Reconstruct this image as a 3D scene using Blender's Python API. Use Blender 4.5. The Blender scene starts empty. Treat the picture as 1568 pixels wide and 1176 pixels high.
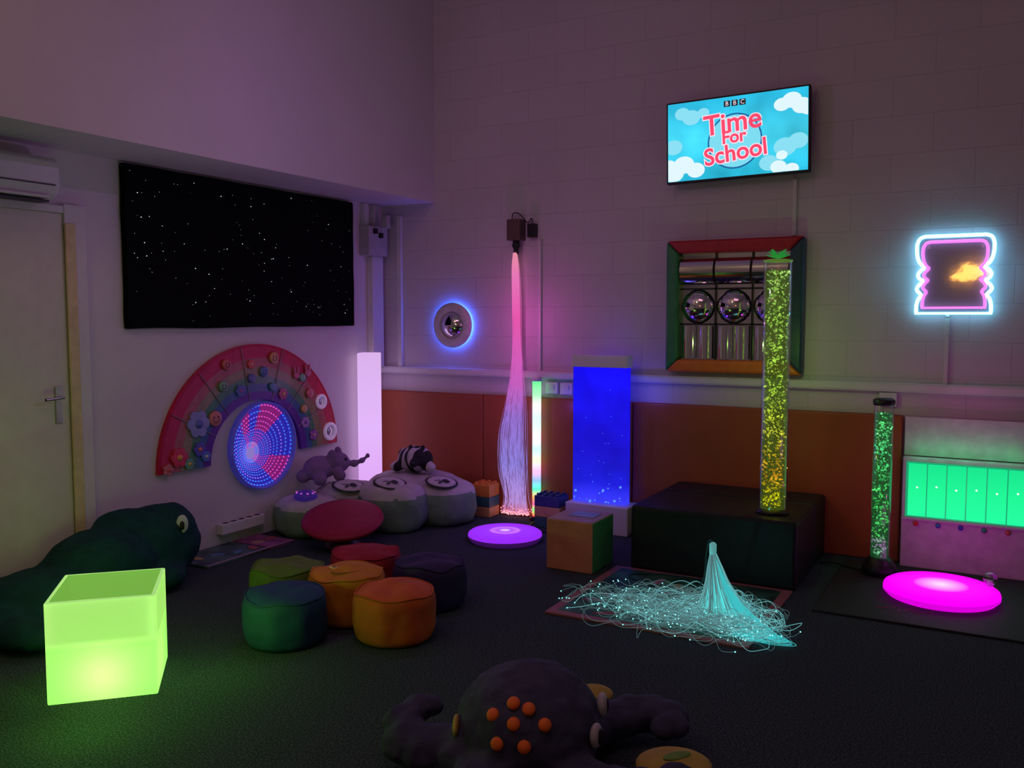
import bpy, bmesh, math, random
from mathutils import Vector, Matrix, noise, Euler
random.seed(7)
sc=bpy.context.scene
sc.view_settings.view_transform='Standard'
pi=math.pi
# ---------------------------------------------------------------- helpers
def new_mat(name):
    m=bpy.data.materials.new(name); m.use_nodes=True
    nt=m.node_tree; 
    for n in list(nt.nodes): nt.nodes.remove(n)
    out=nt.nodes.new('ShaderNodeOutputMaterial')
    return m,nt,out
def mul(c,k): return (min(c[0]*k,1),min(c[1]*k,1),min(c[2]*k,1),1)
def M(name,col,rough=.6,em=None,es=0.,var=.12,scale=15,bump=0.,bscale=60,metal=0.,spec=.4):
    m,nt,out=new_mat(name)
    b=nt.nodes.new('ShaderNodeBsdfPrincipled'); nt.links.new(b.outputs[0],out.inputs[0])
    tc=nt.nodes.new('ShaderNodeTexCoord')
    n=nt.nodes.new('ShaderNodeTexNoise'); n.inputs['Scale'].default_value=scale; n.inputs['Detail'].default_value=4
    nt.links.new(tc.outputs['Object'],n.inputs['Vector'])
    r=nt.nodes.new('ShaderNodeValToRGB'); r.color_ramp.elements[0].position=.3; r.color_ramp.elements[1].position=.7
    r.color_ramp.elements[0].color=mul(col,1-var); r.color_ramp.elements[1].color=mul(col,1+var)
    nt.links.new(n.outputs['Fac'],r.inputs[0]); nt.links.new(r.outputs[0],b.inputs['Base Color'])
    b.inputs['Roughness'].default_value=rough; b.inputs['Metallic'].default_value=metal
    b.inputs['Specular IOR Level'].default_value=spec
    if em: b.inputs['Emission Color'].default_value=(*em,1); b.inputs['Emission Strength'].default_value=es
    if bump:
        n2=nt.nodes.new('ShaderNodeTexNoise'); n2.inputs['Scale'].default_value=bscale; n2.inputs['Detail'].default_value=5
        nt.links.new(tc.outputs['Object'],n2.inputs['Vector'])
        bp=nt.nodes.new('ShaderNodeBump'); bp.inputs['Strength'].default_value=bump; bp.inputs['Distance'].default_value=.02
        nt.links.new(n2.outputs['Fac'],bp.inputs['Height']); nt.links.new(bp.outputs[0],b.inputs['Normal'])
    return m
def small(m):
    """tiny emitters: skip explicit light sampling, they still glow"""
    try: m.cycles.emission_sampling='NONE'
    except Exception: pass
    return m
def ramp_emit(name,stops,lo,hi,strength,axis=2,noise_scale=0,noise_amt=0.):
    m,nt,out=new_mat(name)
    g=nt.nodes.new('ShaderNodeNewGeometry'); s=nt.nodes.new('ShaderNodeSeparateXYZ'); nt.links.new(g.outputs['Position'],s.inputs[0])
    mr=nt.nodes.new('ShaderNodeMapRange'); mr.inputs[1].default_value=lo; mr.inputs[2].default_value=hi
    nt.links.new(s.outputs[axis],mr.inputs[0])
    r=nt.nodes.new('ShaderNodeValToRGB')
    els=r.color_ramp.elements
    while len(els)<len(stops): els.new(.5)
    for e,(p,c) in zip(els,stops): e.position=p; e.color=(*c,1)
    nt.links.new(mr.outputs[0],r.inputs[0])
    e=nt.nodes.new('ShaderNodeEmission'); nt.links.new(r.outputs[0],e.inputs[0]); e.inputs[1].default_value=strength
    if noise_scale:
        n=nt.nodes.new('ShaderNodeTexNoise'); n.inputs['Scale'].default_value=noise_scale; nt.links.new(g.outputs['Position'],n.inputs['Vector'])
        m2=nt.nodes.new('ShaderNodeMapRange'); m2.inputs[1].default_value=.35; m2.inputs[2].default_value=.65
        m2.inputs[3].default_value=strength*(1-noise_amt); m2.inputs[4].default_value=strength*(1+noise_amt)
        nt.links.new(n.outputs['Fac'],m2.inputs[0]); nt.links.new(m2.outputs[0],e.inputs[1])
    nt.links.new(e.outputs[0],out.inputs[0])
    return m
def radial_emit(name,stops,r0,strength):
    m,nt,out=new_mat(name)
    tc=nt.nodes.new('ShaderNodeTexCoord'); 
    l=nt.nodes.new('ShaderNodeVectorMath'); l.operation='LENGTH'; nt.links.new(tc.outputs['Object'],l.inputs[0])
    mr=nt.nodes.new('ShaderNodeMapRange'); mr.inputs[2].default_value=r0; nt.links.new(l.outputs['Value'],mr.inputs[0])
    r=nt.nodes.new('ShaderNodeValToRGB'); els=r.color_ramp.elements
    while len(els)<len(stops): els.new(.5)
    for e,(p,c) in zip(els,stops): e.position=p; e.color=(*c,1)
    nt.links.new(mr.outputs[0],r.inputs[0])
    e=nt.nodes.new('ShaderNodeEmission'); nt.links.new(r.outputs[0],e.inputs[0]); e.inputs[1].default_value=strength
    nt.links.new(e.outputs[0],out.inputs[0]); return m
def E(name,col,s): return M(name,(.02,.02,.02),.4,em=col,es=s)
def glassy(name,tint=(1,1,1),glo=.12,emc=None,emf=0.,ems=1.):
    m,nt,out=new_mat(name)
    t=nt.nodes.new('ShaderNodeBsdfTransparent'); t.inputs[0].default_value=(*tint,1)
    g=nt.nodes.new('ShaderNodeBsdfGlossy'); g.inputs['Roughness'].default_value=.05
    lw=nt.nodes.new('ShaderNodeLayerWeight'); lw.inputs[0].default_value=.35
    mm=nt.nodes.new('ShaderNodeMath'); mm.operation='MULTIPLY_ADD'; mm.inputs[1].default_value=.5; mm.inputs[2].default_value=glo*.3
    nt.links.new(lw.outputs['Facing'],mm.inputs[0])
    mx=nt.nodes.new('ShaderNodeMixShader'); nt.links.new(mm.outputs[0],mx.inputs[0]); nt.links.new(t.outputs[0],mx.inputs[1]); nt.links.new(g.outputs[0],mx.inputs[2])
    last=mx
    if emc:
        e=nt.nodes.new('ShaderNodeEmission'); e.inputs[0].default_value=(*emc,1); e.inputs[1].default_value=ems
        m2=nt.nodes.new('ShaderNodeMixShader'); m2.inputs[0].default_value=emf
        nt.links.new(mx.outputs[0],m2.inputs[1]); nt.links.new(e.outputs[0],m2.inputs[2]); last=m2
    nt.links.new(last.outputs[0],out.inputs[0]); return m
def group(name,loc):
    e=bpy.data.objects.new(name,None); e.location=loc; e.empty_display_size=.1; sc.collection.objects.link(e); return e
def link(ob,parent):
    sc.collection.objects.link(ob)
    if parent:
        ob.parent=parent; ob.matrix_parent_inverse=Matrix.Translation(-Vector(parent.location))
    return ob
def from_bm(name,bm,mat,parent=None,center=None,smooth=False,bevel=0.,bseg=3):
    if center is None:
        c=Vector((0,0,0))
        for v in bm.verts: c+=v.co
        c/=max(1,len(bm.verts))
    else: c=Vector(center)
    for v in bm.verts: v.co-=c
    me=bpy.data.meshes.new(name); bmesh.ops.recalc_face_normals(bm,faces=bm.faces[:]); bm.to_mesh(me); bm.free()
    if isinstance(mat,(list,tuple)):
        for k in mat: me.materials.append(k)
    else: me.materials.append(mat)
    if smooth:
        for p in me.polygons: p.use_smooth=True
    ob=bpy.data.objects.new(name,me); ob.location=c; link(ob,parent)
    if bevel:
        b=ob.modifiers.new('bev','BEVEL'); b.width=bevel; b.segments=bseg; b.limit_method='ANGLE'
    return ob
def add_box(bm,a,b,mi=0,mtx=None):
    vs=[]
    for x in (a[0],b[0]):
        for y in (a[1],b[1]):
            for z in (a[2],b[2]):
                p=Vector((x,y,z)); p=mtx@p if mtx else p; vs.append(bm.verts.new(p))
    for f in ((0,1,3,2),(4,6,7,5),(0,4,5,1),(2,3,7,6),(0,2,6,4),(1,5,7,3)):
        fc=bm.faces.new([vs[i] for i in f]); fc.material_index=mi
def box(name,a,b,mat,parent=None,bevel=0.,mtx=None,center=None):
    bm=bmesh.new(); add_box(bm,a,b,0,mtx); return from_bm(name,bm,mat,parent,bevel=bevel,center=center)
def lathe_bm(bm,prof,c,axis='Z',seg=48,mtx=None,fn=None,mi=0):
    rings=[]
    c=Vector(c)
    for (r,z) in prof:
        ring=[]
        n=1 if r<1e-6 else seg
        for i in range(n):
            a=2*pi*i/seg
            p=Vector((r*math.cos(a),r*math.sin(a),z))
            if fn: p=fn(p,a)
            if mtx: p=mtx@p
            if axis=='Y': p=Vector((p.x,-p.z,p.y))
            if axis=='X': p=Vector((p.z,p.x,p.y))
            ring.append(bm.verts.new(c+p))
        rings.append(ring)
    for A,Bq in zip(rings,rings[1:]):
        if len(A)==1 and len(Bq)==1: continue
        for i in range(seg):
            j=(i+1)%seg
            if len(A)==1: f=bm.faces.new((A[0],Bq[i],Bq[j]))
            elif len(Bq)==1: f=bm.faces.new((A[i],A[j],Bq[0]))
            else: f=bm.faces.new((A[i],A[j],Bq[j],Bq[i]))
            f.material_index=mi
def lathe(name,prof,c,mat,parent=None,axis='Z',seg=48,mtx=None,fn=None,smooth=True):
    bm=bmesh.new(); lathe_bm(bm,prof,c,axis,seg,mtx,fn); return from_bm(name,bm,mat,parent,smooth=smooth,center=c)
def ell_bm(bm,c,r,rot=None,u=24,v=14,p=2.,nz=0.,ns=6.,floor=None,mi=0):
    c=Vector(c); rings=[]
    R=rot.to_matrix() if rot is not None and hasattr(rot,'to_matrix') else None
    for j in range(v+1):
        t=pi*j/v-pi/2; ring=[]
        n=1 if j in (0,v) else u
        for i in range(n):
            a=2*pi*i/u
            def sp(x): return math.copysign(abs(x)**(2/p),x)
            q=Vector((r[0]*sp(math.cos(t))*math.cos(a),r[1]*sp(math.cos(t))*math.sin(a),r[2]*sp(math.sin(t))))
            if nz:
                k=noise.noise((q+c)*ns)*nz+noise.noise((q+c)*ns*2.7)*nz*.4; q*=1+k
            if R: q=R@q
            q=q+c
            if floor is not None and q.z<floor: q.z=floor
            ring.append(bm.verts.new(q))
        rings.append(ring)
    for A,Bq in zip(rings,rings[1:]):
        for i in range(u):
            j=(i+1)%u
            if len(A)==1: f=bm.faces.new((A[0],Bq[i],Bq[j]))
            elif len(Bq)==1: f=bm.faces.new((A[i],A[j],Bq[0]))
            else: f=bm.faces.new((A[i],A[j],Bq[j],Bq[i]))
            f.material_index=mi
def ell(name,c,r,mat,parent=None,rot=None,**k):
    bm=bmesh.new(); ell_bm(bm,c,r,rot,**k); return from_bm(name,bm,mat,parent,smooth=True,center=c)
def fuse(name,parts,mat,parent,voxel=.012,it=6,disp=0.,dscale=.12):
    bm=bmesh.new()
    for pt in parts:
        ell_bm(bm,pt[0],pt[1],pt[2] if len(pt)>2 else None)
    ob=from_bm(name,bm,mat,parent,smooth=True)
    r=ob.modifiers.new('r','REMESH'); r.mode='VOXEL'; r.voxel_size=voxel; r.use_smooth_shade=True
    s=ob.modifiers.new('s','SMOOTH'); s.iterations=it; s.factor=.6
    if disp:
        t=bpy.data.textures.new(name+'_wr','CLOUDS'); t.noise_scale=dscale
        d=ob.modifiers.new('d','DISPLACE'); d.texture=t; d.strength=disp; d.mid_level=.5
    return ob
def curve(name,paths,r,mat,parent=None,res=2,cyclic=False):
    cu=bpy.data.curves.new(name,'CURVE'); cu.dimensions='3D'; cu.bevel_depth=r; cu.bevel_resolution=res
    for pts in paths:
        s=cu.splines.new('POLY'); s.points.add(len(pts)-1)
        for q,pnt in zip(s.points,pts): q.co=(*pnt,1)
        s.use_cyclic_u=cyclic
    cu.materials.append(mat)
    return link(bpy.data.objects.new(name,cu),parent)
def smoothpath(P,n=6,cyc=False):
    P=[Vector(p) for p in P]; out=[]; L=len(P)
    rng=range(L if cyc else L-1)
    for i in rng:
        if cyc: a,b,c,d=P[i-1],P[i],P[(i+1)%L],P[(i+2)%L]
        else: a,b,c,d=P[max(i-1,0)],P[i],P[i+1],P[min(i+2,L-1)]
        for k in range(n):
            t=k/n
            out.append(.5*((2*b)+(c-a)*t+(2*a-5*b+4*c-d)*t*t+(3*b-a-3*c+d)*t**3))
    if not cyc: out.append(P[-1])
    return out
def text(name,s,loc,size,mat,parent,off=0.,ext=.002,shear=0.,rot=0.,axis='Y'):
    cu=bpy.data.curves.new(name,'FONT'); cu.body=s; cu.size=size; cu.align_x='CENTER'; cu.align_y='CENTER'; cu.extrude=ext; cu.offset=off; cu.shear=shear
    cu.materials.append(mat); ob=bpy.data.objects.new(name,cu); ob.location=loc; ob.rotation_euler=(pi/2,rot,0)
    return link(ob,parent)
def light(name,kind,loc,energy,col,size=.1,rot=(0,0,0),parent=None):
    l=bpy.data.lights.new(name,kind); l.energy=energy; l.color=col
    if kind=='AREA': l.size=size
    else: l.shadow_soft_size=size
    o=bpy.data.objects.new(name,l); o.location=loc; o.rotation_euler=rot; return link(o,parent)
# ---------------------------------------------------------------- camera
cd=bpy.data.cameras.new('camera'); cam=bpy.data.objects.new('camera',cd); sc.collection.objects.link(cam)
cam.location=(4.46,-5.86,1.5); cam.rotation_euler=(pi/2-math.atan(103/1360),0,math.radians(29))
cd.sensor_width=36; cd.lens=31.22; cd.clip_start=.02; sc.camera=cam
# ---------------------------------------------------------------- room
def wall_mat(name,col,brick=False,xy=0):
    m,nt,out=new_mat(name)
    b=nt.nodes.new('ShaderNodeBsdfPrincipled'); nt.links.new(b.outputs[0],out.inputs[0]); b.inputs['Roughness'].default_value=.7
    g=nt.nodes.new('ShaderNodeNewGeometry')
    n=nt.nodes.new('ShaderNodeTexNoise'); n.inputs['Scale'].default_value=1.2; n.inputs['Detail'].default_value=6; nt.links.new(g.outputs['Position'],n.inputs['Vector'])
    r=nt.nodes.new('ShaderNodeValToRGB'); r.color_ramp.elements[0].position=.3; r.color_ramp.elements[1].position=.75
    r.color_ramp.elements[0].color=mul(col,.93); r.color_ramp.elements[1].color=mul(col,1.04); nt.links.new(n.outputs['Fac'],r.inputs[0])
    nf=nt.nodes.new('ShaderNodeTexNoise'); nf.inputs['Scale'].default_value=90; nt.links.new(g.outputs['Position'],nf.inputs['Vector'])
    bp=nt.nodes.new('ShaderNodeBump'); bp.inputs['Strength'].default_value=.15; bp.inputs['Distance'].default_value=.01; nt.links.new(nf.outputs['Fac'],bp.inputs['Height'])
    last=r.outputs[0]
    if brick:
        s=nt.nodes.new('ShaderNodeSeparateXYZ'); nt.links.new(g.outputs['Position'],s.inputs[0])
        c=nt.nodes.new('ShaderNodeCombineXYZ'); nt.links.new(s.outputs[0],c.inputs[0]); nt.links.new(s.outputs[2],c.inputs[1])
        bt=nt.nodes.new('ShaderNodeTexBrick'); nt.links.new(c.outputs[0],bt.inputs['Vector'])
        bt.inputs['Scale'].default_value=1; bt.inputs['Brick Width'].default_value=.45; bt.inputs['Row Height'].default_value=.225
        bt.inputs['Mortar Size'].default_value=.004; bt.inputs['Mortar Smooth'].default_value=.6
        bt.inputs['Color1'].default_value=(1,1,1,1); bt.inputs['Color2'].default_value=(.96,.96,.96,1); bt.inputs['Mortar'].default_value=(.86,.86,.86,1)
        mx=nt.nodes.new('ShaderNodeMix'); mx.data_type='RGBA'; mx.blend_type='MULTIPLY'; mx.inputs[0].default_value=1
        nt.links.new(last,mx.inputs[6]); nt.links.new(bt.outputs['Color'],mx.inputs[7]); last=mx.outputs[2]
        b2=nt.nodes.new('ShaderNodeBump'); b2.inputs['Strength'].default_value=.25; b2.inputs['Distance'].default_value=.008; b2.invert=True
        nt.links.new(bt.outputs['Fac'],b2.inputs['Height']); nt.links.new(bp.outputs[0],b2.inputs['Normal']); bp=b2
    nt.links.new(last,b.inputs['Base Color']); nt.links.new(bp.outputs[0],b.inputs['Normal'])
    return m
white=wall_mat('painted_plaster',(.64,.60,.61)); block=wall_mat('painted_block',(.58,.53,.57),True)
paint=M('white_gloss',(.62,.6,.6),.45,var=.04); plast=M('white_plastic',(.65,.65,.65),.35,var=.03); blackp=M('black_plastic',(.012,.012,.014),.4)
def carpet():
    m,nt,out=new_mat('carpet')
    b=nt.nodes.new('ShaderNodeBsdfPrincipled'); nt.links.new(b.outputs[0],out.inputs[0]); b.inputs['Roughness'].default_value=.95; b.inputs['Specular IOR Level'].default_value=.08
    g=nt.nodes.new('ShaderNodeNewGeometry')
    n=nt.nodes.new('ShaderNodeTexNoise'); n.inputs['Scale'].default_value=130; n.inputs['Detail'].default_value=3; nt.links.new(g.outputs['Position'],n.inputs['Vector'])
    r=nt.nodes.new('ShaderNodeValToRGB'); r.color_ramp.elements[0].position=.42; r.color_ramp.elements[1].position=.72
    r.color_ramp.elements[0].color=(.024,.036,.040,1); r.color_ramp.elements[1].color=(.09,.12,.125,1); nt.links.new(n.outputs['Fac'],r.inputs[0]); nt.links.new(r.outputs[0],b.inputs['Base Color'])
    bp=nt.nodes.new('ShaderNodeBump'); bp.inputs['Strength'].default_value=.5; bp.inputs['Distance'].default_value=.01; nt.links.new(n.outputs['Fac'],bp.inputs['Height']); nt.links.new(bp.outputs[0],b.inputs['Normal'])
    return m
box('floor',(-.1,-8,-.1),(7,.1,0),carpet())
box('ceiling',(-.1,-8,4.6),(7,.1,4.7),white)
box('wall_left',(-.1,-8,0),(0,0,2.39),white)
box('wall_left_upper',(-.1,-8,2.39),(.52,0,4.6),white)
box('wall_back',(-.1,0,0),(7,.1,4.6),block)
box('wall_right',(7,-8,0),(7.1,.1,4.6),white)
box('wall_front',(-.1,-8.1,0),(7,-8,4.6),white)
g=group('trim_1',(3,-.02,1.07))
box('channel',(.012,-.045,1.045),(6.9,-.001,1.10),paint,g,bevel=.005)
box('lid',(.012,-.05,1.055),(6.9,-.044,1.09),plast,g,bevel=.002)
padm=M('orange_vinyl',(.32,.075,.026),.45,var=.08,scale=3,bump=.1,bscale=8)
g=group('wall_padding',(2,0,.45))
for i,(a,b) in enumerate([(.01,.98),(.985,2.2),(2.205,3.94)]):
    box('pad_%d'%(i+1),(a,-.05,.0),(b,-.001,.905),padm,g,bevel=.012)
doorm=M('cream_door_paint',(.6,.57,.5),.5,var=.04); yel=M('yellow_edge_guard',(.62,.52,.26),.5)
g=group('door_1',(0,-3.25,0))
box('leaf',(.001,-3.7,.01),(.035,-2.83,2.05),doorm,g,bevel=.004)
box('architrave_side',(.001,-2.83,0),(.05,-2.70,2.1),paint,g,bevel=.005)
box('architrave_head',(.001,-3.75,2.05),(.05,-2.831,2.09),paint,g,bevel=.005)
box('finger_guard',(.035,-2.83,.02),(.058,-2.77,2.0),yel,g,bevel=.005)
steel=M('brushed_steel',(.5,.5,.5),.3,metal=1.)
box('lock_plate',(.035,-2.915,.93),(.043,-2.875,1.13),steel,g,bevel=.003)
curve('lever',[smoothpath([(.04,-2.895,1.07),(.085,-2.895,1.07),(.09,-2.91,1.07),(.09,-3.0,1.065)])],.008,steel,g,res=3)
g=group('air_conditioner',(.1,-3.3,2.2))
bm=bmesh.new()
prof=[(.001,2.095),(.001,2.31),(.14,2.315),(.175,2.29),(.18,2.17),(.14,2.115),(.06,2.095)]
A=[bm.verts.new((x,-3.80,z)) for x,z in prof]; Bq=[bm.verts.new((x,-2.93,z)) for x,z in prof]
bm.faces.new(A); bm.faces.new(Bq[::-1])
for i in range(len(prof)): j=(i+1)%len(prof); bm.faces.new((A[i],Bq[i],Bq[j],A[j]))
from_bm('body',bm,plast,g,bevel=.012)
box('louvre',(.06,-3.77,2.088),(.14,-2.97,2.098),M('dark_vent',(.03,.03,.03),.5),g)
box('front_slot',(.172,-3.77,2.168),(.183,-2.96,2.175),M('dark_slot',(.05,.05,.05),.5),g)
box('outlet_flap',(.13,-3.75,2.105),(.165,-2.98,2.12),paint,g,bevel=.004)
grey=M('grey_enclosure',(.42,.4,.4),.5)
g=group('fuse_box',(0,-.17,2.1))
box('enclosure',(.001,-.29,1.98),(.1,-.05,2.21),grey,g,bevel=.006)
box('switch_a',(.1,-.24,2.15),(.125,-.21,2.19),blackp,g); box('switch_b',(.1,-.17,2.12),(.125,-.14,2.16),blackp,g)
box('duct_upper_a',(.001,-.27,2.21),(.04,-.22,2.385),paint,g); box('duct_upper_b',(.001,-.15,2.21),(.04,-.10,2.385),paint,g)
box('duct_lower',(.001,-.2,1.1),(.06,-.06,1.98),paint,g,bevel=.005)
box('meter',(.1,-.14,2.2),(.16,-.09,2.3),grey,g,bevel=.004)
g=group('cable_conduit',(.2,0,1.7)); box('channel',(.17,-.03,1.10),(.21,-.001,2.3),paint,g,bevel=.003)
for x,a,b in ((1.453,1.10,2.06),(3.265,2.015,2.37),(4.16,1.10,1.49)):
    g=group('cable_conduit',(x,0,(a+b)/2)); box('channel',(x-.012,-.02,a),(x+.012,-.001,b),paint,g,bevel=.002)
for x,z in ((1.56,.98),(1.68,.98),(3.85,1.0)):
    g=group('wall_socket',(x,0,z)); box('plate',(x-.05,-.03,z-.045),(x+.05,-.001,z+.04),plast,g,bevel=.006); box('rocker',(x-.02,-.036,z-.01),(x+.02,-.029,z+.02),paint,g)
# ---------------------------------------------------------------- star panel
g=group('star_panel',(0,-1.42,1.91))
velvet=M('black_velvet',(.005,.005,.007),.95,spec=.03,bump=.2)
bm=bmesh.new(); n_=60; per=[]
def wv(t,k): return .006*noise.noise(Vector((t*5,k,0)))
for i in range(n_): t=i/n_; per.append((-2.45+2.04*t,1.43+wv(t,1)))
for i in range(24): t=i/24; per.append((-.41+wv(t,2),1.43+.945*t))
for i in range(n_): t=i/n_; per.append((-.41-2.04*t,2.375+wv(t,3)))
for i in range(24): t=i/24; per.append((-2.45+wv(t,4),2.375-.945*t))
A=[bm.verts.new((.002,y,z)) for y,z in per]; Bq=[bm.verts.new((.045,y,z)) for y,z in per]
bm.faces.new(A); bm.faces.new(Bq[::-1])
for i in range(len(per)): j=(i+1)%len(per); bm.faces.new((A[i],A[j],Bq[j],Bq[i]))
from_bm('panel',bm,velvet,g,bevel=.01)
for nm,cnt,ss,st in (('fibre_stars',40,(.0022,.003),1.1),('fibre_stars_faint',90,(.0013,.0018),.6)):
    bm=bmesh.new()
    for i in range(cnt):
        y=-2.42+1.98*random.random()**1.15; z=1.46+.88*random.random()
        bmesh.ops.create_icosphere(bm,subdivisions=1,radius=random.choice(ss),matrix=Matrix.Translation((.046,y,z)))
    from_bm(nm,bm,small(E('star_white',(.85,.95,1),st)),g,smooth=True)
# ---------------------------------------------------------------- rainbow activity panel
g=group('rainbow_panel',(0,-1.44,.9))
cy_,cz_=-1.44,.545
def arc_band(name,r0,r1,mat,x0=.002,x1=.028,n=64):
    bm=bmesh.new(); rows=[]
    for i in range(n+1):
        a=pi*i/n
        rows.append([bm.verts.new((x,cy_+r*math.cos(a),cz_+r*math.sin(a)*.94)) for x,r in ((x0,r0),(x1,r0),(x1,r1),(x0,r1))])
    for A,Bq in zip(rows,rows[1:]):
        for k in range(4): bm.faces.new((A[k],A[(k+1)%4],Bq[(k+1)%4],Bq[k]))
    bm.faces.new(rows[0]); bm.faces.new(rows[-1][::-1])
    return from_bm(name,bm,mat,g)
cols=[('red_edge',(.5,.005,.03)),('red',(.55,.03,.07)),('peach',(.46,.14,.12)),('sand',(.30,.26,.12)),('green',(.08,.26,.12)),('teal',(.05,.15,.30)),('violet',(.12,.03,.32))]
rr=[.82,.80,.72,.655,.59,.535,.48,.42]
for i,(n,c) in enumerate(cols):
    arc_band('band_'+n,rr[i+1],rr[i],M('rainbow_'+n,c,.35,var=.15),x1=.028+.001*i)
def on_rb(a,r): a=math.radians(a); return cy_+r*math.cos(a),cz_+r*math.sin(a)*.94
linem=M('panel_grooves',(.3,.25,.3),.4)
for a in (25,48,72,100,128,152):
    y0,z0=on_rb(a,.425); y1,z1=on_rb(a,.81); curve('groove',[[(.036,y0,z0),(.036,y1,z1)]],.003,linem,g)
def flower(a,r,R,c1,c2,n=6):
    y,z=on_rb(a,r); m1=M('petal_paint',c1,.4); m2=M('flower_eye_paint',c2,.4)
    bm=bmesh.new()
    for k in range(n):
        t=2*pi*k/n; lathe_bm(bm,[(0,0),(R*.42,0),(R*.42,.012),(0,.014)],(.034,y+R*.62*math.cos(t),z+R*.62*math.sin(t)),'X',16)
    from_bm('flower_petals',bm,m1,g)
    lathe('flower_centre',[(0,0),(R*.32,0),(R*.32,.018),(0,.02)],(.034,y,z),m2,g,'X',20)
flower(172,.68,.06,(.7,.05,.1),(.8,.4,.1)); flower(166,.53,.045,(.1,.1,.5),(.8,.2,.2)); flower(178,.76,.035,(.6,.2,.2),(.7,.1,.1),5)
flower(150,.6,.085,(.28,.32,.6),(.12,.16,.5)); flower(176,.6,.035,(.15,.4,.25),(.7,.6,.1)); flower(108,.52,.04,(.1,.15,.45),(.4,.15,.4))
flower(171,.47,.035,(.1,.2,.6),(.6,.6,.7)); flower(62,.5,.04,(.5,.1,.2),(.7,.4,.2)); flower(95,.68,.03,(.7,.1,.1),(.7,.5,.3)); flower(24,.5,.04,(.4,.25,.5),(.2,.1,.4)); flower(10,.55,.04,(.3,.1,.4),(.6,.3,.3),5)
def badge(a,r,R,c,face=True):
    y,z=on_rb(a,r); m=M('badge_paint',c,.4)
    lathe('badge',[(0,0),(R,0),(R,.014),(R*.9,.018),(0,.018)],(.034,y,z),m,g,'X',28)
    if face:
        for s in (-1,1): ell('badge_eye',(.053,y+s*R*.35,z+R*.2),(.003,R*.1,R*.14),blackp,g,u=10,v=6)
        curve('badge_smile',[[(.053,y+R*.5*math.cos(t),z+R*.5*math.sin(t)) for t in [pi+pi*k/8+0 for k in range(9)]]],.002,blackp,g)
badge(140,.5,.05,(.6,.22,.2)); badge(120,.62,.035,(.2,.4,.25)); badge(112,.74,.035,(.6,.15,.15)); badge(78,.73,.04,(.65,.3,.15)); badge(85,.62,.035,(.12,.22,.5))
badge(52,.7,.03,(.2,.45,.3),False); badge(40,.66,.035,(.6,.15,.15),False); badge(96,.58,.03,(.15,.15,.45),False); badge(35,.54,.03,(.6,.35,.12),False); badge(75,.52,.03,(.15,.3,.5),False)
for a,r in ((50,.76),(57,.68)):
    y,z=on_rb(a,r); m=M('bunny_paint',(.6,.15,.25),.4)
    ell('bunny_head',(.045,y,z),(.012,.03,.025),m,g,u=14,v=8)
    for s in (-1,1): ell('bunny_ear',(.045,y+s*.018,z+.04),(.008,.01,.028),m,g,u=12,v=8)
mirror=M('acrylic_mirror',(.85,.85,.88),.06,metal=1.,var=.01)
for a,r,R in ((29,.72,.05),(8,.73,.062)):
    y,z=on_rb(a,r); lathe('hoop',[(R*.75,0),(R*1.1,0),(R*1.1,.018),(R*.75,.018),(R*.75,0)],(.034,y,z),M('hoop_white',(.8,.75,.8),.4,em=(.7,.5,.9),es=.12),g,'X',32)
    lathe('hoop_mirror',[(0,0),(R*.75,0),(R*.75,.008),(0,.012)],(.034,y,z),mirror,g,'X',32)
# ---------------------------------------------------------------- infinity mirror
g=group('infinity_mirror',(0,-1.39,.62))
iy,iz,iR=-1.39,.62,.30
lathe('rim',[(iR-.012,.002),(iR,.002),(iR,.05),(iR-.012,.05),(iR-.012,.002)],(0,iy,iz),M('rim_blue_plastic',(.12,.1,.4),.3,em=(.05,.05,.6),es=.2),g,'X',64)
bmg=bmesh.new(); segs=96
cA=Vector((.010,iy-.13,iz-.05)); vc=bmg.verts.new(cA); rings=[]
SEC=(0,0,1,1,0,1,0,0,0,0,0,0,0,1,1,0)
def sector(a): return SEC[int((a%(2*pi))/(2*pi)*16)%16]
for q in (.25,.5,.75,1.0):
    rings.append([bmg.verts.new((.010,cA.y+(iy-cA.y+(iR-.013)*math.cos(2*pi*i/segs))*q,cA.z+(iz-cA.z+(iR-.013)*math.sin(2*pi*i/segs))*q)) for i in range(segs)])
for i in range(segs):
    a_=2*pi*(i+.5)/segs; mi=sector(a_)
    f=bmg.faces.new((vc,rings[0][i],rings[0][(i+1)%segs])); f.material_index=3
    for k,(A,Bq) in enumerate(zip(rings,rings[1:])):
        f=bmg.faces.new((A[i],A[(i+1)%segs],Bq[(i+1)%segs],Bq[i])); f.material_index=mi if k else 2
from_bm('tunnel_reflection',bmg,[E('tunnel_blue',(.02,.015,.42),.8),E('tunnel_red',(.32,.01,.22),.6),E('tunnel_mid',(.06,.03,.45),.8),E('tunnel_depth',(.30,.22,.65),.8)],g)  # reflected tunnel painted as glowing colour sectors on a flat disc
bmr,bmb,bmp=bmesh.new(),bmesh.new(),bmesh.new(); ringp=[]
NR=15
for k in range(NR):  # shrinking dot rings stand in for the LEDs' repeated reflections
    q=.875**k; R=(iR-.024)*q; sy=-.13*(1-q); sz=-.05*(1-q)
    ringp.append([(.013+.002*q,iy+sy+R*math.cos(2*pi*i/64),iz+sz+R*math.sin(2*pi*i/64)) for i in range(64)])
    N=max(18,int(60*q**.45))
    for i in range(N):
        a=2*pi*i/N
        bmx=bmr if sector(a) else (bmp if k%3==2 else bmb)
        s=.0062*(.30+.70*q)
        bmesh.ops.create_icosphere(bmx,subdivisions=1,radius=s,matrix=Matrix.Translation((.016+.004*q,iy+sy+R*math.cos(a),iz+sz+R*math.sin(a))))
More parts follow.
